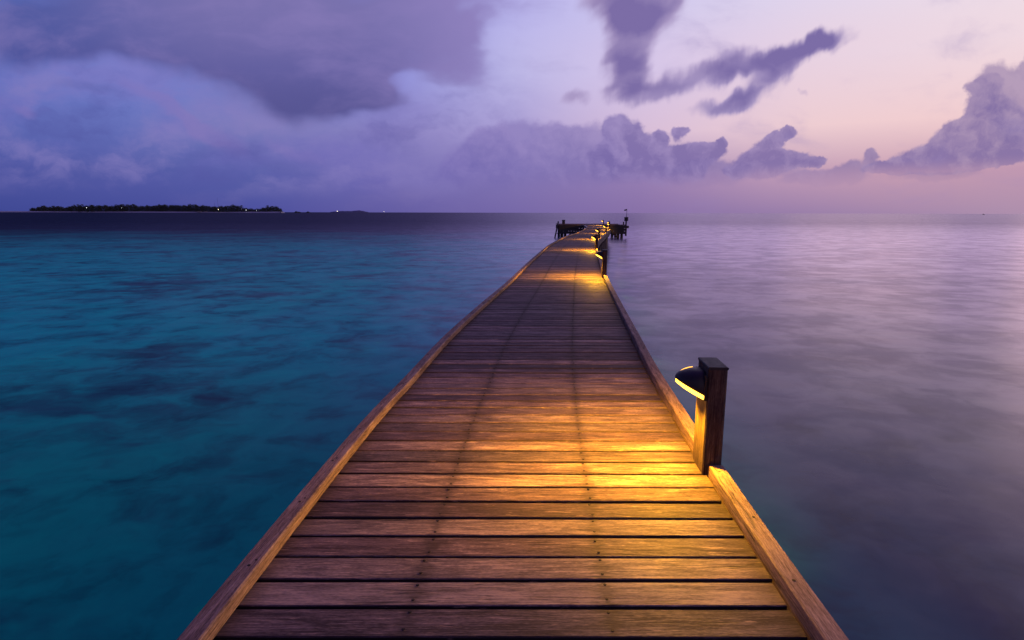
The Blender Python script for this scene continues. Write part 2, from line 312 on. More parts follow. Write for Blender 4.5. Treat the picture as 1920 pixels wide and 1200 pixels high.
def water_material():
    m, t, p = material('sea_water')
    pos = t.new('ShaderNodeNewGeometry').outputs['Position']
    X, Y, Z = t.sep(pos)
    # how turquoise the shallows are: sand flat on the left of the walk, deeper to the right and far out
    wob = t.noise(pos, 0.10, 3, 0.5)
    side = t.m('SUBTRACT', X, t.m('MULTIPLY', Y, 0.13))
    sh = t.smooth(t.m('ADD', side, t.m('MULTIPLY', t.m('SUBTRACT', wob, 0.5), 4.0)), 3.2, -2.6)
    near_r = t.m('MULTIPLY', t.smooth(t.noise(pos, 0.45, 3, 0.55), 0.38, 0.62), t.smooth(Y, 9.0, 2.5))
    sh = t.m('MAXIMUM', sh, t.m('MULTIPLY', near_r, 0.08))
    far = t.smooth(t.m('ADD', Y, t.m('MULTIPLY', wob, 50.0)), 50.0, 125.0)
    base = t.mix(sh, (0.012, 0.016, 0.075, 1), (0.000, 0.46, 0.40, 1))
    base = t.mix(t.m('MULTIPLY', t.smooth(Y, 14.0, 4.0, 0, 0.85), sh), base, (0.0, 0.31, 0.20, 1))
    base = t.mix(far, base, (0.004, 0.014, 0.040, 1))
    # coral heads and weed under the water: large soft patches, many small ones
    pw = t.vm('ADD', pos, t.vm('SCALE', t.noise(pos, 0.9, 3, 0.5, out=1), 1.2))
    c0 = t.noise(pw, 0.10, 3, 0.55)
    c1 = t.noise(t.vm('MULTIPLY', pw, (0.75, 1.0, 1.0)), 0.30, 4, 0.6)
    c2 = t.noise(t.vm('MULTIPLY', pw, (0.65, 1.0, 1.0)), 0.95, 4, 0.6)
    cor = t.smooth(t.m('ADD', t.m('ADD', c1, t.m('MULTIPLY', t.m('SUBTRACT', c0, 0.5), 0.5)), t.m('MULTIPLY', t.m('SUBTRACT', c2, 0.5), 0.6)), 0.48, 0.74)
    spot = t.m('MULTIPLY', t.smooth(c2, 0.56, 0.72), t.smooth(c0, 0.35, 0.60))
    cor = t.m('MAXIMUM', cor, t.m('MULTIPLY', spot, 0.75))
    cor = t.m('MULTIPLY', cor, t.m('SUBTRACT', 1.0, t.m('MULTIPLY', far, 0.5)))
    amt = t.smooth(sh, 0.0, 1.0, 0.6, 0.76)
    base = t.mix(t.m('MULTIPLY', cor, amt), base, (0.012, 0.040, 0.085, 1))
    mt = t.noise(pw, 1.15, 5, 0.6)
    base = t.mix(1.0, base, t.ramp(mt, [(0.30, (0.36, 0.42, 0.52, 1)), (0.50, (1, 1, 1, 1)), (0.70, (1.28, 1.24, 1.15, 1))]), 'MULTIPLY')
    geo = t.new('ShaderNodeNewGeometry')
    b = t.new('ShaderNodeBump'); b.inputs['Strength'].default_value = 0.045; b.inputs['Distance'].default_value = 0.30
    w1 = t.noise(t.vm('MULTIPLY', pos, (0.6, 1.0, 1.0)), 1.0, 3, 0.5)
    t.put(b.inputs['Height'], w1)
    rr = t.noise(t.vm('MULTIPLY', pos, (0.35, 1.0, 1.0)), 0.35, 4, 0.55)
    fr = t.new('ShaderNodeFresnel'); fr.inputs['IOR'].default_value = 1.33; t.put(fr.inputs['Normal'], geo.outputs['Normal'])
    # reflection strength painted by position: weak left of the walk, strong right, dimmed far
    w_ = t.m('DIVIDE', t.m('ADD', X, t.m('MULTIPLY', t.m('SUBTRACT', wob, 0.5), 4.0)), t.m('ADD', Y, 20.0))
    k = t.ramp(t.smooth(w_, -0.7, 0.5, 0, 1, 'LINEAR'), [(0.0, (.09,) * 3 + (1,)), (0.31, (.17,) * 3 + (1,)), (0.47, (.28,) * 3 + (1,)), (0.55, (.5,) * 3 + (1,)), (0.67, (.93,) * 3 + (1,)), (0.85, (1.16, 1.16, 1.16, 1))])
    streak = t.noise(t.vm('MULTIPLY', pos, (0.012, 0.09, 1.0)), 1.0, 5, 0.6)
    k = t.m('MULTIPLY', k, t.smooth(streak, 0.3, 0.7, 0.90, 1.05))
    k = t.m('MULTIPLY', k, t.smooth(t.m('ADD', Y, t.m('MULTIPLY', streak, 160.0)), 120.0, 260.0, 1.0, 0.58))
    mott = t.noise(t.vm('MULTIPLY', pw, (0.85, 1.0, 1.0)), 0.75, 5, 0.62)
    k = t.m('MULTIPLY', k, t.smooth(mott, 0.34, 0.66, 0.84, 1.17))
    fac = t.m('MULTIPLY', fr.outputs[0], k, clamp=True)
    df = t.new('ShaderNodeBsdfDiffuse'); t.put(df.inputs[0], base)
    gl = t.new('ShaderNodeBsdfGlossy'); t.put(gl.inputs['Roughness'], t.smooth(rr, 0.3, 0.7, 0.23, 0.27)); t.put(gl.inputs['Normal'], b.outputs[0])
    gl.inputs[0].default_value = (0.96, 0.88, 1.0, 1)
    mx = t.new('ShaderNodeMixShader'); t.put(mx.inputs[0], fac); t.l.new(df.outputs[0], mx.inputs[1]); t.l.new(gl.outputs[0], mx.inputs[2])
    m.node_tree.nodes.remove(p)
    out = next(n for n in m.node_tree.nodes if n.type == 'OUTPUT_MATERIAL'); t.l.new(mx.outputs[0], out.inputs[0])
    return m
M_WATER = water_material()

# ------------------------------------------------------------------ mesh helper
class MB:
    """collects geometry for ONE mesh object"""
    def __init__(s):
        s.bm = bmesh.new(); s.uv = s.bm.loops.layers.uv.new('UVMap'); s.pl = s.bm.loops.layers.uv.new('Place')
    def face(s, vs, uvs=None, pls=None, mi=0, smooth=False):
        try: f = s.bm.faces.new(vs)
        except ValueError: return None
        f.material_index = mi; f.smooth = smooth
        for i, l in enumerate(f.loops):
            if uvs: l[s.uv].uv = uvs[i]
            l[s.pl].uv = pls[i] if pls else (0.5, 0.5)
        return f
    def sweep(s, pts, prof, up=Vector((0, 0, 1)), mi=0, tone=0.5, cap=True, off=None, smooth=False):
        """prof: list of (side, up) offsets, counter-clockwise; swept along pts, side = right of travel (horizontal)"""
        off = off if off is not None else (rnd.random() * 50, rnd.random() * 50)
        rings = []; L = 0; Ls = []
        per = [0]
        for i in range(len(prof)):
            a, b = prof[i], prof[(i + 1) % len(prof)]
            per.append(per[-1] + math.hypot(a[0] - b[0], a[1] - b[1]))
        for i, p in enumerate(pts):
            p = Vector(p)
            d = (Vector(pts[min(i + 1, len(pts) - 1)]) - Vector(pts[max(i - 1, 0)])).normalized()
            if i: L += (p - Vector(pts[i - 1])).length
            Ls.append(L)
            side = d.cross(up).normalized() if abs(d.dot(up)) < 0.99 else Vector((1, 0, 0))
            u2 = side.cross(d).normalized()
            rings.append([s.bm.verts.new(p + side * a + u2 * b) for a, b in prof])
        n = len(prof)
        for i in range(len(pts) - 1):
            for k in range(n):
                j = (k + 1) % n
                uvs = [(Ls[i] + off[0], per[k] + off[1]), (Ls[i] + off[0], per[k + 1] + off[1]), (Ls[i + 1] + off[0], per[k + 1] + off[1]), (Ls[i + 1] + off[0], per[k] + off[1])]
                s.face([rings[i][k], rings[i][j], rings[i + 1][j], rings[i + 1][k]], uvs, [(0.5, tone)] * 4, mi, smooth)
        if cap:
            for r, rev in ((rings[0], True), (rings[-1], False)):
                vs = list(reversed(r)) if rev else list(r)
                pr = list(reversed(prof)) if rev else prof
                s.face(vs, [(a + off[0], b + off[1]) for a, b in pr], [(0.5, tone)] * n, mi)
    def box(s, c, d, rot=0.0, bev=0.0, mi=0, tone=0.5, ax=None):
        """box with centre c and size d, grain along its longest side"""
        c = Vector(c); d = Vector(d)
        a = ax if ax is not None else max(range(3), key=lambda i: d[i])
        R = Matrix.Rotation(rot, 3, 'Z')
        o = [i for i in range(3) if i != a]
        hx, hy = d[o[0]] / 2, d[o[1]] / 2; b = min(bev, hx * .9, hy * .9)
        pr = [(-hx, -hy), (hx, -hy), (hx, hy), (-hx, hy)] if b == 0 else \
             [(-hx + b, -hy), (hx - b, -hy), (hx, -hy + b), (hx, hy - b), (hx - b, hy), (-hx + b, hy), (-hx, hy - b), (-hx, -hy + b)]
        off = (rnd.random() * 50, rnd.random() * 50)
        rings = []
        for sgn in (-1, 1):
            r = []
            for (p, q) in pr:
                v = Vector((0, 0, 0)); v[a] = sgn * d[a] / 2; v[o[0]] = p; v[o[1]] = q
                r.append(s.bm.verts.new(c + R @ v))
            rings.append(r)
        n = len(pr); per = [0]
        for i in range(n):
            A, B = pr[i], pr[(i + 1) % n]; per.append(per[-1] + math.hypot(A[0] - B[0], A[1] - B[1]))
        for k in range(n):
            j = (k + 1) % n
            s.face([rings[0][k], rings[0][j], rings[1][j], rings[1][k]],
                   [(off[0], per[k] + off[1]), (off[0], per[k + 1] + off[1]), (off[0] + d[a], per[k + 1] + off[1]), (off[0] + d[a], per[k] + off[1])], [(0.5, tone)] * 4, mi)
        s.face(list(reversed(rings[0])), [(x + off[0], y + off[1]) for x, y in reversed(pr)], [(0.5, tone)] * n, mi)
        s.face(rings[1], [(x + off[0], y + off[1]) for x, y in pr], [(0.5, tone)] * n, mi)
    def tube(s, a, b, r0, r1=None, n=10, mi=0, tone=0.5):
        a, b = Vector(a), Vector(b); r1 = r0 if r1 is None else r1
        d = (b - a).normalized(); x = d.orthogonal().normalized(); y = d.cross(x)
        L = (b - a).length; off = (rnd.random() * 50, rnd.random() * 50)
        R = [[s.bm.verts.new(p + (x * cos(2 * pi * k / n) + y * sin(2 * pi * k / n)) * r) for k in range(n)] for p, r in ((a, r0), (b, r1))]
        for k in range(n):
            j = (k + 1) % n; w = 2 * pi * r0 / n
            s.face([R[0][k], R[0][j], R[1][j], R[1][k]], [(off[0], k * w + off[1]), (off[0], (k + 1) * w + off[1]), (off[0] + L, (k + 1) * w + off[1]), (off[0] + L, k * w + off[1])], [(0.5, tone)] * 4, mi, True)
        s.face(list(reversed(R[0])), None, None, mi); s.face(R[1], None, None, mi)
    def disc(s, c, r, n=10, mi=0, depth=0.002):
        c = Vector(c)
        top = [s.bm.verts.new(c + Vector((cos(2 * pi * k / n) * r, sin(2 * pi * k / n) * r, 0))) for k in range(n)]
        bot = [s.bm.verts.new(v.co - Vector((0, 0, depth))) for v in top]
        s.face(top, None, None, mi)
        for k in range(n): s.face([bot[k], bot[(k + 1) % n], top[(k + 1) % n], top[k]], None, None, mi)
    def build(s, name, mats, parent=None, kind=None, recalc=True):
        if recalc: bmesh.ops.recalc_face_normals(s.bm, faces=s.bm.faces[:])
        me = bpy.data.meshes.new(name); s.bm.to_mesh(me); s.bm.free()
        for m in (mats if isinstance(mats, (list, tuple)) else [mats]): me.materials.append(m)
        o = bpy.data.objects.new(name, me); C.objects.link(o)
        if parent: o.parent = parent
        if kind: o['kind'] = kind
        return o

def thing(name, label, cat, loc=(0, 0, 0), rz=0.0, group=None):
    o = bpy.data.objects.new(name, None); C.objects.link(o); o.empty_display_size = 0.2
    o.location = loc; o.rotation_euler = (0, 0, rz); o['label'] = label; o['category'] = cat
    if group: o['group'] = group
    return o
def tag(o, label, cat, group=None):
    o['label'] = label; o['category'] = cat
    if group: o['group'] = group
    return o

# ------------------------------------------------------------------ the walk's two edges (inner curb lines), x as a function of y
LP = [(-3, -1.0), (0, -0.985), (1.655, -0.957), (2.187, -0.938), (3.63, -0.866), (4.385, -0.798), (5.9, -0.673), (7.9, -0.440), (11.06, -0.03), (15.0, 0.42), (19.66, 0.99),
      (23.9, 1.53), (26.85, 2.0), (30.0, 2.50), (33.3, 3.10), (37.9, 4.10), (46.8, 5.72), (54.6, 6.98), (56.2, 7.20), (61.0, 7.72), (66.6, 8.14)]
RP = [(-3, 0.92), (0, 0.935), (1.66, 0.973), (2.14, 0.993), (2.8, 1.027), (3.46, 1.066), (4.75, 1.16), (6.67, 1.351), (8.5, 1.535), (12.1, 1.907), (17, 2.50), (22.2, 3.16), (26.6, 3.80), (29.95, 4.38),
      (34.3, 5.24), (42.2, 6.80), (46.8, 7.67), (52.5, 8.62), (56.4, 9.21), (61.0, 9.78), (66.6, 10.22)]
def interp(P, y):
    """monotone cubic through P"""
    n = len(P)
    if y <= P[0][0]: i = 0
    elif y >= P[-1][0]: i = n - 2
    else:
        i = max(k for k in range(n - 1) if P[k][0] <= y)
    def sl(k): return (P[k + 1][1] - P[k][1]) / (P[k + 1][0] - P[k][0])
    def tg(k):
        if k == 0: return sl(0)
        if k == n - 1: return sl(n - 2)
        return 0.5 * (sl(k - 1) + sl(k))
    h = P[i + 1][0] - P[i][0]; u = (y - P[i][0]) / h
    a, b = P[i][1], P[i + 1][1]
    return (2 * u**3 - 3 * u**2 + 1) * a + (u**3 - 2 * u**2 + u) * h * tg(i) + (-2 * u**3 + 3 * u**2) * b + (u**3 - u**2) * h * tg(i + 1)
xl = lambda y: interp(LP, y)
xr = lambda y: interp(RP, y)
Y_END = 66.45
RAIL_H, RAIL_W = 0.055, 0.077
PITCH_P = 0.1508

LAMPS_Y = [-6.3, 2.975, 12.45, 21.55, 30.3, 39.0, 47.5, 55.6, 64.2]
POST_W, POST_D, POST_H = 0.098, 0.205, 0.565

def heading(y):
    return math.atan2(xr(y + 0.3) - xr(y - 0.3), 0.6)

# ------------------------------------------------------------------ boardwalk
walk = thing('boardwalk', 'long curving wooden boardwalk of cross planks running out over the sea', 'boardwalk')
mb = MB()
y = -2.95 ; k = 0
y0 = 1.816 + 0.5 * 0.0  # a gap sits here in the photograph
n_before = 31
yy = y0 - n_before * PITCH_P
while yy < Y_END - PITCH_P:
    ya, yb = yy + 0.0080 + rnd.uniform(-.002, .003), yy + PITCH_P - 0.0080 + rnd.uniform(-.0015, .0012)
    dz = rnd.uniform(-.0012, .0012); tilt = rnd.uniform(-.0012, .0012)
    ym = 0.5 * (ya + yb)
    xa0, xb0 = xl(ym) - 0.02, xr(ym) - 0.009 + rnd.uniform(-.007, .003)
    skew = xr(yb) - xr(ya)
    near = yy < 14
    c = 0.0035; th = 0.032
    prof = [(ya + c, 0), (yb - c, 0), (yb, -c), (yb, -th), (ya, -th), (ya, -c)] if near else [(ya, 0), (yb, 0), (yb, -th), (ya, -th)]
    tone = min(1, max(0, rnd.gauss(0.48, 0.25)))
    if rnd.random() < 0.12: tone = min(1, tone + 0.3)
    off = (rnd.random() * 90, rnd.random() * 90)
    cr = rnd.uniform(-.002, .002)
    cols = []
    nseg = 5 if near else 3
    for i in range(nseg):
        f = i / (nseg - 1)
        x = xa0 + (xb0 - xa0) * f
        ring = []
        for (py_, pz_) in prof:
            xx = x + (skew * ((py_ - ym) / PITCH_P) if f in (0, 1) else 0)
            ring.append(mb.bm.verts.new((xx, py_ + cr * (2 * f - 1), DECK + pz_ + dz + tilt * (1 if py_ > ym else -1) + 0.0012 * sin(3 * f + off[0]))))
        cols.append((x, f, ring))
    np_ = len(prof); per = [0]
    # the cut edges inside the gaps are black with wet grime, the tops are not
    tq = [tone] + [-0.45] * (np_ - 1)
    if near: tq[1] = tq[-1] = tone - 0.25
    for i in range(np_):
        A, B = prof[i], prof[(i + 1) % np_]; per.append(per[-1] + math.hypot(A[0] - B[0], A[1] - B[1]))
    for i in range(nseg - 1):
        x1, f1, r1 = cols[i]; x2, f2, r2 = cols[i + 1]
        s1 = (x1 - xl(ym)) / (xr(ym) - xl(ym)); s2 = (x2 - xl(ym)) / (xr(ym) - xl(ym))
        for q in range(np_):
            j = (q + 1) % np_
            mb.face([r1[q], r1[j], r2[j], r2[q]],
                    [(x1 + off[0], per[q] + off[1]), (x1 + off[0], per[q + 1] + off[1]), (x2 + off[0], per[q + 1] + off[1]), (x2 + off[0], per[q] + off[1])],
                    [(s1, tq[q]), (s1, tq[q]), (s2, tq[q]), (s2, tq[q])])
    mb.face(list(reversed(cols[0][2])), None, None); mb.face(cols[-1][2], None, None)
    if yy < 15:
        for s_ in (0.313, 0.668):
            xs = xl(ym) + s_ * (xr(ym) - xl(ym))
            for g in (0.030, PITCH_P - 0.036):
                xx, y2 = xs + rnd.uniform(-.006, .006), ya + g + rnd.uniform(-.004, .004)
                mb.disc((xx, y2, DECK + dz + 0.0022), 0.0058, 10, 2, 0.004)
                mb.disc((xx, y2, DECK + dz + 0.0030), 0.0034, 8, 1, 0.003)
    yy += PITCH_P
deck = mb.build('deck', [M_PLANK, M_SCREW, M_HOLE], walk)

def edge_pts(fn, ya, yb, dx, z, step=0.35):
    n = max(2, int((yb - ya) / step) + 1); out = []
    for i in range(n + 1):
        y = ya + (yb - ya) * i / n
        h = math.atan2(fn(y + .1) - fn(y - .1), .2)
        out.append(Vector((fn(y) + dx * cos(h), y - dx * sin(h), z)))
    return out
def rail(fn, ya, yb, sgn, gap=0.004):
    m_ = MB()
    w, h, b = RAIL_W / 2, RAIL_H, 0.006
    bot = -0.045 if sgn > 0 else 0.003
    prof = [(-w, bot), (w, bot), (w, h - b), (w - b, h), (-w + b, h), (-w, h - b)]
    pts = edge_pts(fn, ya + gap, yb - gap, sgn * w, DECK)
    jit = rnd.uniform(-.0045, .0045)
    pts = [p + Vector((jit, 0, abs(jit) * 0.6)) for p in pts]
    m_.sweep(pts, prof, tone=rnd.uniform(0.35, 0.62))
    if ya < 14:
        y = ya + 0.16
        while y < yb - 0.05:
            h_ = heading(y)
            p = Vector((fn(y) + sgn * (w + rnd.uniform(-.012, .012)), y, DECK + h + abs(jit) * 0.6 + 0.0012))
            m_.disc(p, 0.0062, 10, 1, 0.003)
            if rnd.random() < 0.3: m_.disc(p + Vector((0.012, 0.035, 0)), 0.0045, 8, 1, 0.003)
            y += 0.465 + rnd.uniform(-.03, .03)
    m_.build('edge_rail', [M_RAIL, M_HOLE], walk)
# left rail: boards butted at joints
jl = [-2.9, 1.45 - 0.0, 5.92, 10.35, 14.6, 18.9, 23.3, 27.7, 32.0, 36.4, 40.8, 45.2, 49.6, 54.0, 58.4, 62.6, Y_END]
jl[1] = 0.9
for a, b in zip(jl[:-1], jl[1:]): rail(xl, a, b, -1)
# right rail: cut around each lamp post
cuts = []
for ly in LAMPS_Y[1:]:
    cuts.append((ly - POST_D / 2 - 0.003, ly + POST_D / 2 + 0.003))
ends = []; a = -2.9
for c0, c1 in cuts:
    ends.append((a, c0)); a = c1
ends.append((a, Y_END))
for a, b in ends:
    if a == cuts[0][1]:
        rail(xr, a, 6.43, 1); rail(xr, 6.43, b, 1)
    elif b - a > 6:
        m2 = (a + b) / 2; rail(xr, a, m2, 1); rail(xr, m2, b, 1)
    else: rail(xr, a, b, 1)

# substructure
for s_ in (-0.055, 0.313, 0.668, 1.035):
    m_ = MB(); pts = []
    n = 160
    for i in range(n + 1):
        y = -2.9 + (Y_END - 0.1 + 2.9) * i / n
        pts.append((xl(y) + s_ * (xr(y) - xl(y)), y, DECK - 0.15))
    edge = s_ < 0 or s_ > 1
    hh = 0.10 if edge else 0.112
    m_.sweep(pts, [(-.03, -hh), (.03, -hh), (.03, hh), (-.03, hh)], tone=0.4)
    m_.build('stringer_beam', M_DARKWOOD, walk)
y = -1.3
while y < 64.5:
    m_ = MB(); xa, xb = xl(y), xr(y)
    m_.box(((xa + xb) / 2, y, DECK - 0.35), (xb - xa + 0.12, 0.14, 0.17), bev=0.01)
    m_.build('cross_beam', M_DARKWOOD, walk)
    for x in (xa + 0.20, xb - 0.20):
        m_ = MB(); m_.tube((x, y, -2.4), (x, y, DECK - 0.262 - 0.0), 0.115, 0.105, 12)
        m_.build('pile', M_DARKWOOD, walk)
    y += 3.05

# ------------------------------------------------------------------ lamp posts
def hood_point(th, ph, R):
    """th around (0 = towards the deck centre side sweep), local frame: -x is out over the deck, y along, z up"""
    return None
LAMP_P = 165.0
def make_lamp():
    t_ = thing('bollard_lamp', '', 'lamp')
    w, d, h = POST_W, POST_D, POST_H
    m_ = MB()
    m_.box((0, 0, (h - 0.37) / 2 ), (w, d, h + 0.37), bev=0.007, tone=0.55, ax=2)
    post = m_.build('post', M_POST, t_)
    # a dark chamfered cap board on the post top
    m_ = MB(); m_.box((0, 0, h + 0.0075), (w + 0.004, d + 0.004, 0.015), bev=0.004)
    m_.build('post_cap', M_BLACK, t_)
    m_ = MB()
    m_.disc((0, 0, 0), 0.0035, 8, 0, 0.003)
    o = m_.build('screw', M_SCREW, t_); o.rotation_euler = (0, -pi / 2, 0); o.location = (-w / 2 - 0.003, -d / 2 + 0.03, 0.05)
    # hood: quarter-dome shell on the deck side, mouth tilted down and outward
    Rx, Ry, Rz = 0.142, 0.100, 0.125
    zc = 0.420; tilt = radians(27)
    nu, nv = 20, 12
    def P(a, e, k=1.0):
        # a: -90..90 azimuth around vertical (0 = straight out), e: 0 = rim, 90 = top
        x = -Rx * cos(e) * cos(a) * k; y = Ry * sin(a) * (cos(e) ** 0.55) * k; z = Rz * sin(e) * k
        out = -x / Rx
        z += out * tan(tilt) * Rx * (1 - 0.72 * sin(e))
        return Vector((-w / 2 + x - 0.0005, y, zc + z))
    m_ = MB()
    outer, inner = [], []
    for j in range(nv + 1):
        e = (pi / 2) * j / nv
        outer.append([m_.bm.verts.new(P(-pi / 2 + pi * i / nu, e)) for i in range(nu + 1)])
        inner.append([m_.bm.verts.new(P(-pi / 2 + pi * i / nu, e, 0.93)) for i in range(nu + 1)])
    for j in range(nv):
        for i in range(nu):
            m_.face([outer[j][i], outer[j][i + 1], outer[j + 1][i + 1], outer[j + 1][i]], smooth=True)
            m_.face([inner[j][i + 1], inner[j][i], inner[j + 1][i], inner[j + 1][i + 1]], smooth=True)
    for i in range(nu): m_.face([outer[0][i + 1], outer[0][i], inner[0][i], inner[0][i + 1]])
    bmesh.ops.remove_doubles(m_.bm, verts=m_.bm.verts[:], dist=1e-5)
    hood = m_.build('lamp_hood', M_HOOD, t_)
    # back plate between hood and post
    m_ = MB(); m_.box((-w / 2 - 0.007, 0, zc + 0.045), (0.013, 2 * Ry + 0.004, 0.13), bev=0.003, ax=2)
    m_.build('back_plate', M_HOOD, t_)
    # glass lens: shallow bowl in the mouth, standing a little below the rim
    m_ = MB()
    rings = []
    for j, (k, dz) in enumerate(((0.97, 0.0), (0.965, -0.019), (0.80, -0.026), (0.45, -0.030), (0.05, -0.032))):
        rings.append([m_.bm.verts.new(P(-pi / 2 + pi * i / nu, 0, k) + Vector((0, 0, dz))) for i in range(nu + 1)])
    for j in range(4):
        for i in range(nu):
            m_.face([rings[j][i + 1], rings[j][i], rings[j + 1][i], rings[j + 1][i + 1]], smooth=True)
    m_.face(rings[-1])
    m_.build('lamp_lens', M_LENS, t_)
    # the lamp itself, a small source in the mouth with the wide throw of a path light
    ld = bpy.data.lights.new('bulb', 'POINT'); ld.energy = LAMP_P; ld.color = (1.0, 0.44, 0.014); ld.shadow_soft_size = 0.022
    ld.use_nodes = True; lt = NT(ld.node_tree)
    em = next(n for n in ld.node_tree.nodes if n.type == 'EMISSION')
    nx, ny, nz = lt.sep(lt.new('ShaderNodeTexCoord').outputs['Normal'])
    cm = lt.m('MAXIMUM', lt.m('MULTIPLY', nz, -1.0), 0.0001)
    q = lt.m('MINIMUM', lt.m('POWER', cm, -1.6), lt.m('MULTIPLY', cm, 9.5))
    q = lt.m('MULTIPLY', q, lt.smooth(nx, 0.66, 0.40, 0.0, 1.0))
    q = lt.m('MULTIPLY', q, lt.smooth(ny, -0.95, -0.35, 0.40, 1.0))
    lt.put(em.inputs['Strength'], q)
    lo = bpy.data.objects.new('bulb', ld); C.objects.link(lo); lo.parent = t_; lo.location = (-w / 2 - 0.108, 0.0, zc + 0.022)
    # thin lit slot over the far shoulder of the hood
    m_ = MB(); a0 = radians(38)
    pr = []
    for i in range(17):
        e = radians(4 + 62 * i / 16)
        pr.append((P(a0 - 0.05, e, 1.006), P(a0 + 0.05, e, 1.006), P(a0 + 0.05, e, 1.03), P(a0 - 0.05, e, 1.03)))
    vs = [[m_.bm.verts.new(p) for p in q] for q in pr]
    for i in range(16):
        for k in range(4):
            m_.face([vs[i][k], vs[i][(k + 1) % 4], vs[i + 1][(k + 1) % 4], vs[i + 1][k]])
    m_.build('light_slot', M_SLOT, t_)
    return t_
def copy_thing(o):
    c = o.copy(); C.objects.link(c)
    for ch in o.children:
        d = ch.copy(); C.objects.link(d); d.parent = c; d.matrix_parent_inverse = ch.matrix_parent_inverse.copy()
    return c
lamp0 = make_lamp()
lamp_labels = ['tall wooden bollard with lit amber hood, largest and nearest the viewer',
               'lit bollard lamp at mid walk, second from the viewer',
               'small lit bollard lamp where the walk starts to swing right, third from the viewer',
               'lit bollard lamp just past the third one, fourth from the viewer',
               'tiny lit bollard lamp on the far bend, fifth from the viewer',
               'tiny lit bollard lamp with its glow touching the next one beyond, sixth from the viewer',
               'tiny lit bollard lamp just above the sixth glow, seventh from the viewer',
               'farthest and highest lit bollard lamp, standing where the walk meets the platform']
for i, ly in enumerate(LAMPS_Y[1:]):
    o = lamp0 if i == 0 else copy_thing(lamp0)
    x = xr(ly) + POST_W / 2 - 0.030
    if i == 7: x = at_dist(1131, 420, ly).x
    o.location = (x, ly, DECK); o.rotation_euler = (0, 0, -min(heading(ly), radians(7)))
    o['label'] = lamp_labels[i]; o['category'] = 'lamp'; o['group'] = 'bollard lamps along the right edge of the boardwalk'

# ------------------------------------------------------------------ end platform
PX0, PX1, PY0, PY1 = 5.25, 12.75, 66.5, 71.3
plat = thing('pier_platform', 'dark wooden landing platform crossing the far end of the boardwalk', 'platform')
m_ = MB(); y = PY0
while y < PY1 - 0.1:
    m_.box(((PX0 + PX1) / 2, y + 0.072, DECK - 0.017), (PX1 - PX0, 0.142, 0.034), tone=rnd.uniform(.2, .8)); y += 0.151
m_.build('platform_deck', M_PLANK, plat)
for yy_ in (PY0 + 0.04, PY1 - 0.05):
    m_ = MB()
    segs = [(PX0, 8.10), (10.27, PX1)] if yy_ < 67 else [(PX0, PX1)]
    for a, b in segs:
        m_ = MB(); m_.box(((a + b) / 2, yy_, DECK + 0.032), (b - a, 0.09, 0.058), bev=.006)
        m_.build('edge_rail', M_RAIL, plat)
# front fascia in horizontal boards with battens; slits let the water light through
for (a, b) in ((PX0, 8.02), (10.32, PX1)):
    m_ = MB(); yf = PY0 - 0.035
    z = DECK - 0.04
    for hgt, gap in ((0.31, 0.038), (0.28, 0.038), (0.29, 0)):
        m_.box(((a + b) / 2, yf, z - hgt / 2), (b - a, 0.045, hgt)); z -= hgt + gap
    x = a + 0.06
    while x < b:
        m_.box((x, yf + 0.05, DECK - 0.52), (0.21, 0.05, 0.95)); x += 0.30
    m_.build('fascia', M_BLACK, plat)
    m_ = MB(); m_.box(((a + b) / 2, PY1 - 0.1, DECK - 0.30), (b - a, 0.06, 0.42)); m_.build('back_beam', M_DARKWOOD, plat)
for x in (PX0 + 0.35, PX0 + 0.75, 9.2, PX1 - 0.75, PX1 - 0.35):
    for y in (PY0 + 0.35, PY1 - 0.4):
        m_ = MB(); m_.tube((x, y, -2.4), (x, y, DECK - 0.04), 0.16, 0.15, 12); m_.build('pile', M_BLACK, plat)
for x, s_ in ((PX0 + 0.75, 1), (PX1 - 0.75, -1)):
    m_ = MB(); m_.tube((x, PY0 + 0.2, 0.05), (x + s_ * 0.95, PY0 + 0.2, DECK - 0.75), 0.07, n=8); m_.build('brace', M_DARKWOOD, plat)
m_ = MB(); m_.box((PX1 + 0.10, PY0 + 0.25, 0.75), (0.16, 0.2, 0.95)); m_.build('fender', M_DARKWOOD, plat)
m_ = MB(); m_.box((PX1 + 0.16, PY0 + 0.55, DECK - 0.22), (0.46, 0.9, 0.28)); m_.build('boarding_step', M_DARKWOOD, plat)

lad = thing('ladder', 'dark steep ladder leaning from the water onto the left end of the platform', 'ladder')
p0, p1 = at_dist(1039.5, 445, 66.4), at_dist(1047.3, 415, 66.4)
for dy in (0.0, 0.55):
    m_ = MB(); o3 = Vector((0, dy, 0)); m_.sweep([p0 + o3 + Vector((0, 0, -0.5)) - (p1 - p0) * 0.1, p1 + o3], [(-.05, -.09), (.05, -.09), (.05, .09), (-.05, .09)], up=Vector((0, 1, 0))); m_.build('side_rail', M_BLACK, lad)
for k in range(6):
    q = p0.lerp(p1, 0.10 + k * 0.15); m_ = MB(); m_.box(q + Vector((0.02, 0.275, 0)), (0.10, 0.50, 0.035)); m_.build('rung', M_BLACK, lad)
for z_ in (0.55, 1.28):
    q = p0.lerp(p1, (z_ - p0.z) / (p1.z - p0.z)); m_ = MB(); m_.box(((q.x + PX0) / 2 + 0.03, 66.7 - 0.12, z_), (PX0 - q.x + 0.1, 0.06, 0.06 if z_ < 1 else 0.2)); m_.build('bracket', M_BLACK, lad)

q = at_dist(1056.6, 421, 67.0)
bol = thing('mooring_bollard', 'square dark mooring post standing on the left wing of the platform', 'bollard', (q.x, 67.0, DECK))
m_ = MB(); m_.box((0, 0, 0.25), (0.31, 0.31, 0.50), bev=.02, ax=2); m_.build('post', M_DARKWOOD, bol)
m_ = MB(); m_.box((0, 0, 0.53), (0.37, 0.37, 0.06), bev=.02); m_.build('cap', M_DARKWOOD, bol)

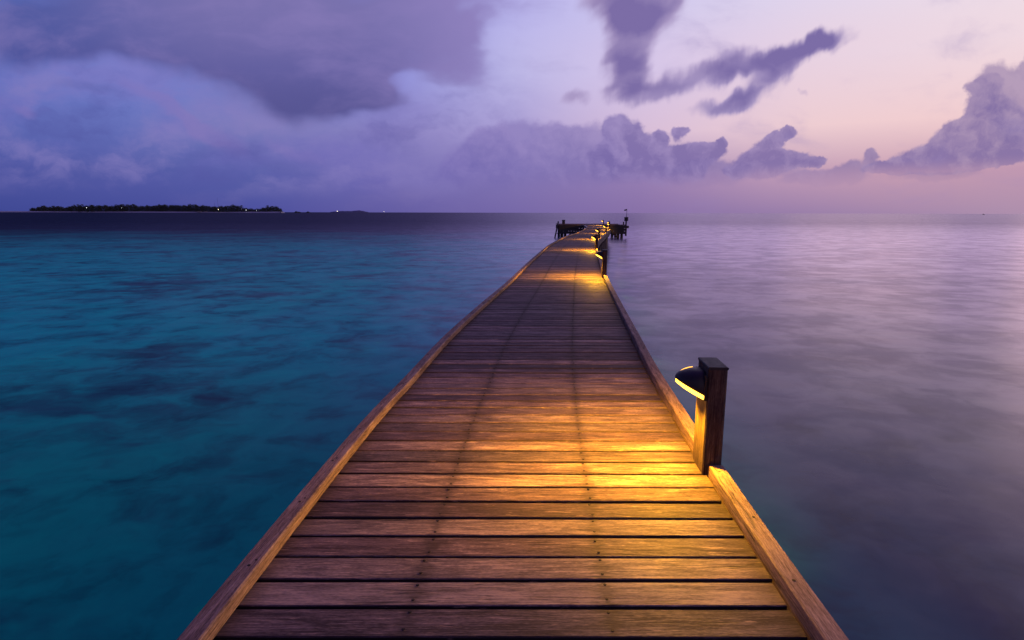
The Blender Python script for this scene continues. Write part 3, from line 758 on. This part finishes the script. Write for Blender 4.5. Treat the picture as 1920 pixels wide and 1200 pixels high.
q = at_dist(1169.3, 421, 67.2)
st = MB(); st.box((0, 0, 0.16), (0.13, 0.13, 0.32), bev=.012, ax=2); st.box((0, 0, 0.335), (0.16, 0.16, 0.03))
so = st.build('short_post', M_DARKWOOD); so.location = (min(q.x, PX1 - 0.12), 67.2, DECK); tag(so, 'short stubby post at the right end of the platform, left of the box', 'post')

q = at_dist(1173.8, 421, 67.0)
cab = thing('equipment_box', 'dark square box raised on a post at the far right corner of the platform', 'box', (q.x, 67.0, DECK - 0.08))
m_ = MB(); m_.box((0, 0, 0.26), (0.15, 0.13, 0.52), ax=2, bev=.01); m_.build('post', M_BLACK, cab)
m_ = MB(); m_.box((0.0, 0, 0.73), (0.40, 0.30, 0.42), bev=.03, ax=2); b_ = m_.build('housing', M_BLACK, cab)
m_ = MB(); m_.box((0.0, 0, 0.95), (0.46, 0.36, 0.03)); m_.build('lid', M_BLACK, cab)
fl = thing('flagpole', 'thin dark pole with a small flag above the box at the right end', 'flagpole', (q.x + 0.08, 67.22, DECK - 0.08))
m_ = MB(); m_.tube((0, 0, 0), (0, 0, 1.88), 0.030, 0.022, 8); m_.build('pole', M_BLACK, fl)
m_ = MB(); vs = []
for j in range(2):
    vs.append([m_.bm.verts.new((-0.27 * i / 8 - 0.02, 0.03 * sin(i * 0.9), 1.84 - 0.15 * j - 0.05 * (i / 8) ** 1.5 + 0.01 * sin(i))) for i in range(9)])
for i in range(8): m_.face([vs[0][i], vs[0][i + 1], vs[1][i + 1], vs[1][i]], smooth=True)
o = m_.build('flag', M_FLAG, fl); md = o.modifiers.new('thick', 'SOLIDIFY'); md.thickness = 0.006

# ------------------------------------------------------------------ sea
m_ = MB(); R = 14000
ring = [0.0, 8, 20, 60, 200, 800, 3000, R]
prev = None; cv = m_.bm.verts.new((0, 0, 0)); N = 96
for r in ring[1:]:
    cur = [m_.bm.verts.new((r * cos(2 * pi * k / N), r * sin(2 * pi * k / N), 0)) for k in range(N)]
    for k in range(N):
        j = (k + 1) % N
        if prev is None: m_.face([cv, cur[k], cur[j]])
        else: m_.face([prev[k], cur[k], cur[j], prev[j]])
    prev = cur
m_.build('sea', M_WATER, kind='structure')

# ------------------------------------------------------------------ island on the left horizon
D = 2000.0
prof_top = [(56, 391.5), (60, 389.5), (70, 387.5), (80, 386), (88, 387.5), (98, 386.5), (112, 386.5), (120, 388.3), (130, 386.5), (140, 384.8), (155, 384.5), (165, 386), (172, 384), (190, 384.5), (210, 385),
            (226, 383.8), (240, 384), (250, 383.6), (262, 385.3), (275, 385.2), (290, 384), (310, 383.2), (330, 384.2), (350, 384), (365, 383), (380, 384.8), (400, 386), (410, 387.2), (420, 385.4), (440, 384.2),
            (452, 386), (457, 389.5), (470, 391), (480, 391.2), (490, 389.6), (497, 389), (501, 386.4), (510, 387), (518, 386.8), (525, 390), (528, 393)]
def top_at(px):
    for (a, ya), (b, yb) in zip(prof_top[:-1], prof_top[1:]):
        if a <= px <= b: return ya + (yb - ya) * (px - a) / (b - a)
    return 394
# beach: a low sand bar with a rounded plan
m_ = MB(); xa, xb = at_dist(-150, 395, D).x, at_dist(532, 396, D).x
n = 80; rows_ = []
for j, (fy, z) in enumerate(((0, -0.6), (0.05, 3.2), (0.2, 4.0), (0.8, 4.0), (1, -0.6))):
    rr_ = []
    for i in range(n + 1):
        f = i / n; x = xa + (xb - xa) * f
        wdt = 260 * (sin(pi * f) ** 0.35 if 0 < f < 1 else 0.02)
        rr_.append(m_.bm.verts.new((x, D - 22 + fy * wdt + 8 * sin(f * 17), z)))
    rows_.append(rr_)
for j in range(4):
    for i in range(n): m_.face([rows_[j][i], rows_[j][i + 1], rows_[j + 1][i + 1], rows_[j + 1][i]], smooth=True)
m_.build('beach', M_SAND, kind='structure')

def leaf_clump(m_, c, r, n, flat=0.75):
    for _ in range(n):
        d = Vector((rnd.gauss(0, 1), rnd.gauss(0, 1), rnd.gauss(0, 1))).normalized()
        p = c + Vector((d.x, d.y, d.z * flat)) * r * (rnd.random() ** 0.4)
        s_ = r * rnd.uniform(0.18, 0.38)
        a = Vector((rnd.gauss(0, 1), rnd.gauss(0, 1), rnd.gauss(0, 1))).normalized() * s_
        b = Vector((rnd.gauss(0, 1), rnd.gauss(0, 1), rnd.gauss(0, 1))).normalized() * s_
        m_.face([m_.bm.verts.new(p - a), m_.bm.verts.new(p + b), m_.bm.verts.new(p + a)])
m_ = MB(); px = 57.0
while px < 528:
    ty = top_at(px)
    tz = at_dist(px, ty, D).z
    for row_ in range(3):
        Y_ = D + row_ * 28 + rnd.uniform(-6, 6)
        hz = tz * (1.0 - 0.05 * row_) + rnd.uniform(-2.4, 0.0) + 1.3 * sin(px * 0.55) + 1.0 * sin(px * 0.23 + 1)
        r = rnd.uniform(3.0, 5.0)
        x = at_dist(px + rnd.uniform(-1, 1), 390, Y_).x
        zz = hz - r * 0.6
        while zz > 0.5:
            leaf_clump(m_, Vector((x + rnd.uniform(-1.5, 1.5), Y_ + rnd.uniform(-3, 3), zz)), r, 34)
            zz -= r * 0.9
    px += 2.1
wood = m_.build('island_wood', M_LEAF, kind='stuff', recalc=False); tag(wood, 'dark low wood covering the island on the left horizon', 'wood')

def palm(px, py, Y_, lean):
    top = at_dist(px, py + 0.9, Y_)
    t_ = thing('palm_tree', '', 'tree', (top.x, Y_, 1.6))
    H = top.z - 1.6 - 1.5
    m_ = MB(); pts = [Vector((lean * (k / 6) ** 2, 0, H * k / 6)) for k in range(7)]
    for a, b in zip(pts[:-1], pts[1:]): m_.tube(a, b + Vector((0, 0, 0.05)), 0.36, 0.30, 6)
    m_.build('trunk', M_TRUNK, t_)
    m_ = MB(); c = pts[-1]
    nf = 15
    for i in range(nf):
        a = 2 * pi * i / nf + rnd.uniform(-.2, .2); L = rnd.uniform(5.0, 6.6); e0 = rnd.uniform(0.1, 0.9)
        pv = None
        for s_ in range(7):
            f = s_ / 6; r = L * f; z = r * e0 * 0.7 - 5.4 * f * f * (1.15 - 0.5 * e0)
            wd = 1.25 * sin(pi * min(1, f * 0.9 + 0.1)) + 0.05
            p = c + Vector((cos(a) * r, sin(a) * r, z)); sd = Vector((-sin(a), cos(a), 0)) * wd
            q = (m_.bm.verts.new(p - sd + Vector((0, 0, -wd * .7))), m_.bm.verts.new(p), m_.bm.verts.new(p + sd + Vector((0, 0, -wd * .7))))
            if pv:
                m_.face([pv[0], pv[1], q[1], q[0]]); m_.face([pv[1], pv[2], q[2], q[1]])
            pv = q
    m_.build('crown', M_LEAF, t_, recalc=False)
    return t_
PAL = [(82, 383.6, 'first palm from the left tip of the island, above its low end'),
       (100, 384.4, 'palm crown just right of the first one near the left tip of the island'),
       (108, 384.8, 'low palm crown beside the dip in the island treeline, left part'),
       (145.4, 381.8, 'left one of the twin palms left of the bright island light'),
       (153.3, 381.6, 'right one of the twin palms nearest the bright island light'),
       (172, 382.6, 'palm crown just right of the bright island light on the left'),
       (226, 381.8, 'left palm of the trio above the dim light at mid island'),
       (231, 381.4, 'middle palm of the trio above the dim light at mid island'),
       (237, 381.8, 'right palm of the trio above the dim light at mid island'),
       (249.5, 381.0, 'tallest lone palm at the middle of the island treeline'),
       (308, 382.2, 'palm crown about halfway between the tall lone palm and the mast'),
       (365, 381.8, 'peaked palm crown left of the thin mast on the island'),
       (452, 383.6, 'palm crown at the right edge of the tall wood, above the treeline step'),
       (500.3, 383.6, 'leaning palm at the left edge of the clump on the right tip of the island'),
       (510, 384.8, 'palm within the clump on the right tip of the island')]
for px, py, lab in PAL:
    o = palm(px, py, D - 8 + rnd.uniform(-4, 4), rnd.uniform(-1.5, 1.5)); o['label'] = lab; o['group'] = 'palms on the island'

def mast(px, ytop, lab):
    top = at_dist(px, ytop, D + 10)
    t_ = thing('mast', lab, 'mast', (top.x, D + 10, 1.6)); H = top.z - 1.6
    m_ = MB()
    for dx, dy in ((-1, -.6), (1, -.6), (0, 1)):
        m_.tube((dx, dy, 0), (dx * .2, dy * .2, H * .85), 0.10, 0.08, 5)
    for k in range(9):
        z = H * .85 * k / 9; s_ = 1 - .8 * k / 9; z2 = H * .85 * (k + 1) / 9; s2 = 1 - .8 * (k + 1) / 9
        m_.tube((-s_, -.6 * s_, z), (s2, -.6 * s2, z2), 0.06, n=4)
    m_.build('lattice', M_BLACK, t_)
    m_ = MB(); m_.tube((0, 0, H * .84), (0, 0, H), 0.12, 0.07, 5); m_.build('antenna', M_BLACK, t_)
mast(407.5, 370.0, 'tallest thin lattice mast rising above the right half of the island')
mast(401.8, 378.5, 'shorter thin mast just left of the tallest one on the island')

def far_light(px, py, lab, mat, r=1.0, Y_=D - 14):
    p = at_dist(px, py, Y_)
    t_ = thing('shore_lamp', lab, 'lamp', (p.x, Y_, 0.4), group='lamps along the far shore')
    m_ = MB(); m_.tube((0, 0, 0), (0, 0, p.z - 0.4 - r * .5), 0.12, 0.10, 6); m_.build('pole', M_BLACK, t_)
    m_ = MB(); bmesh.ops.create_icosphere(m_.bm, subdivisions=2, radius=r, matrix=Matrix.Translation((0, 0, p.z - 0.4))); m_.build('lamp_globe', mat, t_)
far_light(162.3, 389.4, 'bright white lamp in the left third of the island', M_FAR, 0.85)
far_light(228.3, 389.8, 'dim lamp under the three palms at mid island', M_FAR, 0.5)
far_light(409.4, 392.8, 'bright white lamp at the foot of the tall mast', M_FARW, 0.9)
far_light(461.5, 394.0, 'bright lamp where the tall wood steps down near the right end', M_FAR, 0.8)
far_light(481.0, 394.8, 'faint small lamp on the shore between the wood and the right tip', M_FAR, 0.5)
far_light(452.0, 392.0, 'tiny faint lamp just left of the treeline step', M_FAR, 0.35)
far_light(632.5, 396.2, 'bright lamp on the open horizon right of the island', M_FARW, 0.95, 2050)
far_light(719.8, 397.0, 'last small bright lamp on the horizon before the boardwalk', M_FARW, 0.6, 2050)

def hut(px, py, w, lab):
    p = at_dist(px, py, D - 16); t_ = thing('beach_hut', lab, 'hut', (p.x, D - 16, 1.2), group='low huts on the island shore')
    m_ = MB(); m_.box((0, 0, 1.3), (w, 5, 2.6)); m_.build('wall', M_WHITE, t_)
    m_ = MB()
    v = [m_.bm.verts.new(c) for c in ((-w * .56, -3, 2.6), (w * .56, -3, 2.6), (w * .56, 3, 2.6), (-w * .56, 3, 2.6), (-w * .4, 0, 4.4), (w * .4, 0, 4.4))]
    for f in ((0, 1, 5, 4), (2, 3, 4, 5), (1, 2, 5), (3, 0, 4), (3, 2, 1, 0)): m_.face([v[i] for i in f])
    m_.build('roof', M_TRUNK, t_)
hut(374, 394, 12, 'low pale hut on the shore left of the mast')
hut(386, 394.5, 7, 'smaller hut just right of the low pale hut')

def islet(name, px, w_px, py, Y_, lab, mat, seed, peak):
    r2 = random.Random(seed); m_ = MB(); c = at_dist(px, py, Y_); w = w_px / F * Y_; n = 24; rows_ = []
    for j in range(7):
        g = j / 6; rr_ = []
        for i in range(n + 1):
            f = i / n; hgt = c.z * (sin(pi * f) ** 0.5) * (sin(pi * g)) * (0.6 + 0.4 * math.exp(-((f - peak) / .12) ** 2) + r2.uniform(-.08, .08))
            rr_.append(m_.bm.verts.new((c.x + (f - .5) * w, Y_ + (g - .5) * w * .4 * max(.05, sin(pi * f)), max(-0.4, hgt - 0.4))))
        rows_.append(rr_)
    for j in range(6):
        for i in range(n): m_.face([rows_[j][i], rows_[j][i + 1], rows_[j + 1][i + 1], rows_[j + 1][i]])
    o = m_.build(name, mat); tag(o, lab, 'islet'); o['group'] = 'low islets on the horizon'; return o
islet('islet', 558, 15, 395.0, 2100, 'small dark islet right of the wooded island, with a bump on its left', M_LEAF, 1, .28)
islet('islet', 577.5, 12, 395.8, 2100, 'flat dark islet just right of the bumped one', M_LEAF, 2, .5)
M_PALE = plain('hazed_scrub', (0.10, 0.11, 0.20), 0.95, 0, 0.01)  # bluish distance haze painted into the far islet's base colour
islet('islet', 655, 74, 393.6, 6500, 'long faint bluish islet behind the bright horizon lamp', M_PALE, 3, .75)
p = at_dist(1844.5, 399.5, 1800)
bt = thing('boat', 'tiny dark boat alone on the far right horizon', 'boat', (p.x, 1800, 0))
m_ = MB()
hull = []
for (xx, wv, zt) in ((-3.5, .9, 1.0), (-1.5, 1.2, 0.8), (1.5, 1.1, 0.9), (3.6, .05, 1.5)):
    hull.append([m_.bm.verts.new(c) for c in ((xx, -wv, zt), (xx, -wv * .6, -.3), (xx, wv * .6, -.3), (xx, wv, zt))])
for a, b in zip(hull[:-1], hull[1:]):
    for k in range(4): m_.face([a[k], a[(k + 1) % 4], b[(k + 1) % 4], b[k]])
m_.face(hull[0]); m_.face(hull[-1]); m_.build('hull', M_BLACK, bt)
m_ = MB(); m_.box((-.6, 0, 1.6), (2.4, 1.6, 1.5), bev=.1); m_.build('cabin', M_BLACK, bt)

# ------------------------------------------------------------------ after-glow "sun": low, very soft, from ahead right
sd = bpy.data.lights.new('sun', 'SUN'); sd.energy = 0.16; sd.angle = radians(40); sd.color = (1.0, 0.66, 0.62)
so = bpy.data.objects.new('sun', sd); C.objects.link(so)
dirv = -Vector((sin(radians(62)), cos(radians(62)), 0.24))
so.rotation_euler = dirv.to_track_quat('-Z', 'Y').to_euler()

# ------------------------------------------------------------------ camera
cd = bpy.data.cameras.new('camera'); cam = bpy.data.objects.new('camera', cd); C.objects.link(cam)
cd.sensor_width = 36.0; cd.lens = 36.0 * F / 1920.0; cd.clip_end = 40000; cd.clip_start = 0.05
cam.location = (0, 0, EYE)
R_ = Matrix.Rotation(pi / 2 - PITCH, 4, 'X') @ Matrix.Rotation(ROLL, 4, 'Z')
cam.rotation_euler = R_.to_euler()
S.camera = cam
S.view_settings.view_transform = 'Standard'; S.view_settings.look = 'None'
S.view_settings.exposure = 0.0; S.view_settings.gamma = 1.0
S.cycles.max_bounces = 6; S.cycles.sample_clamp_indirect = 6.0
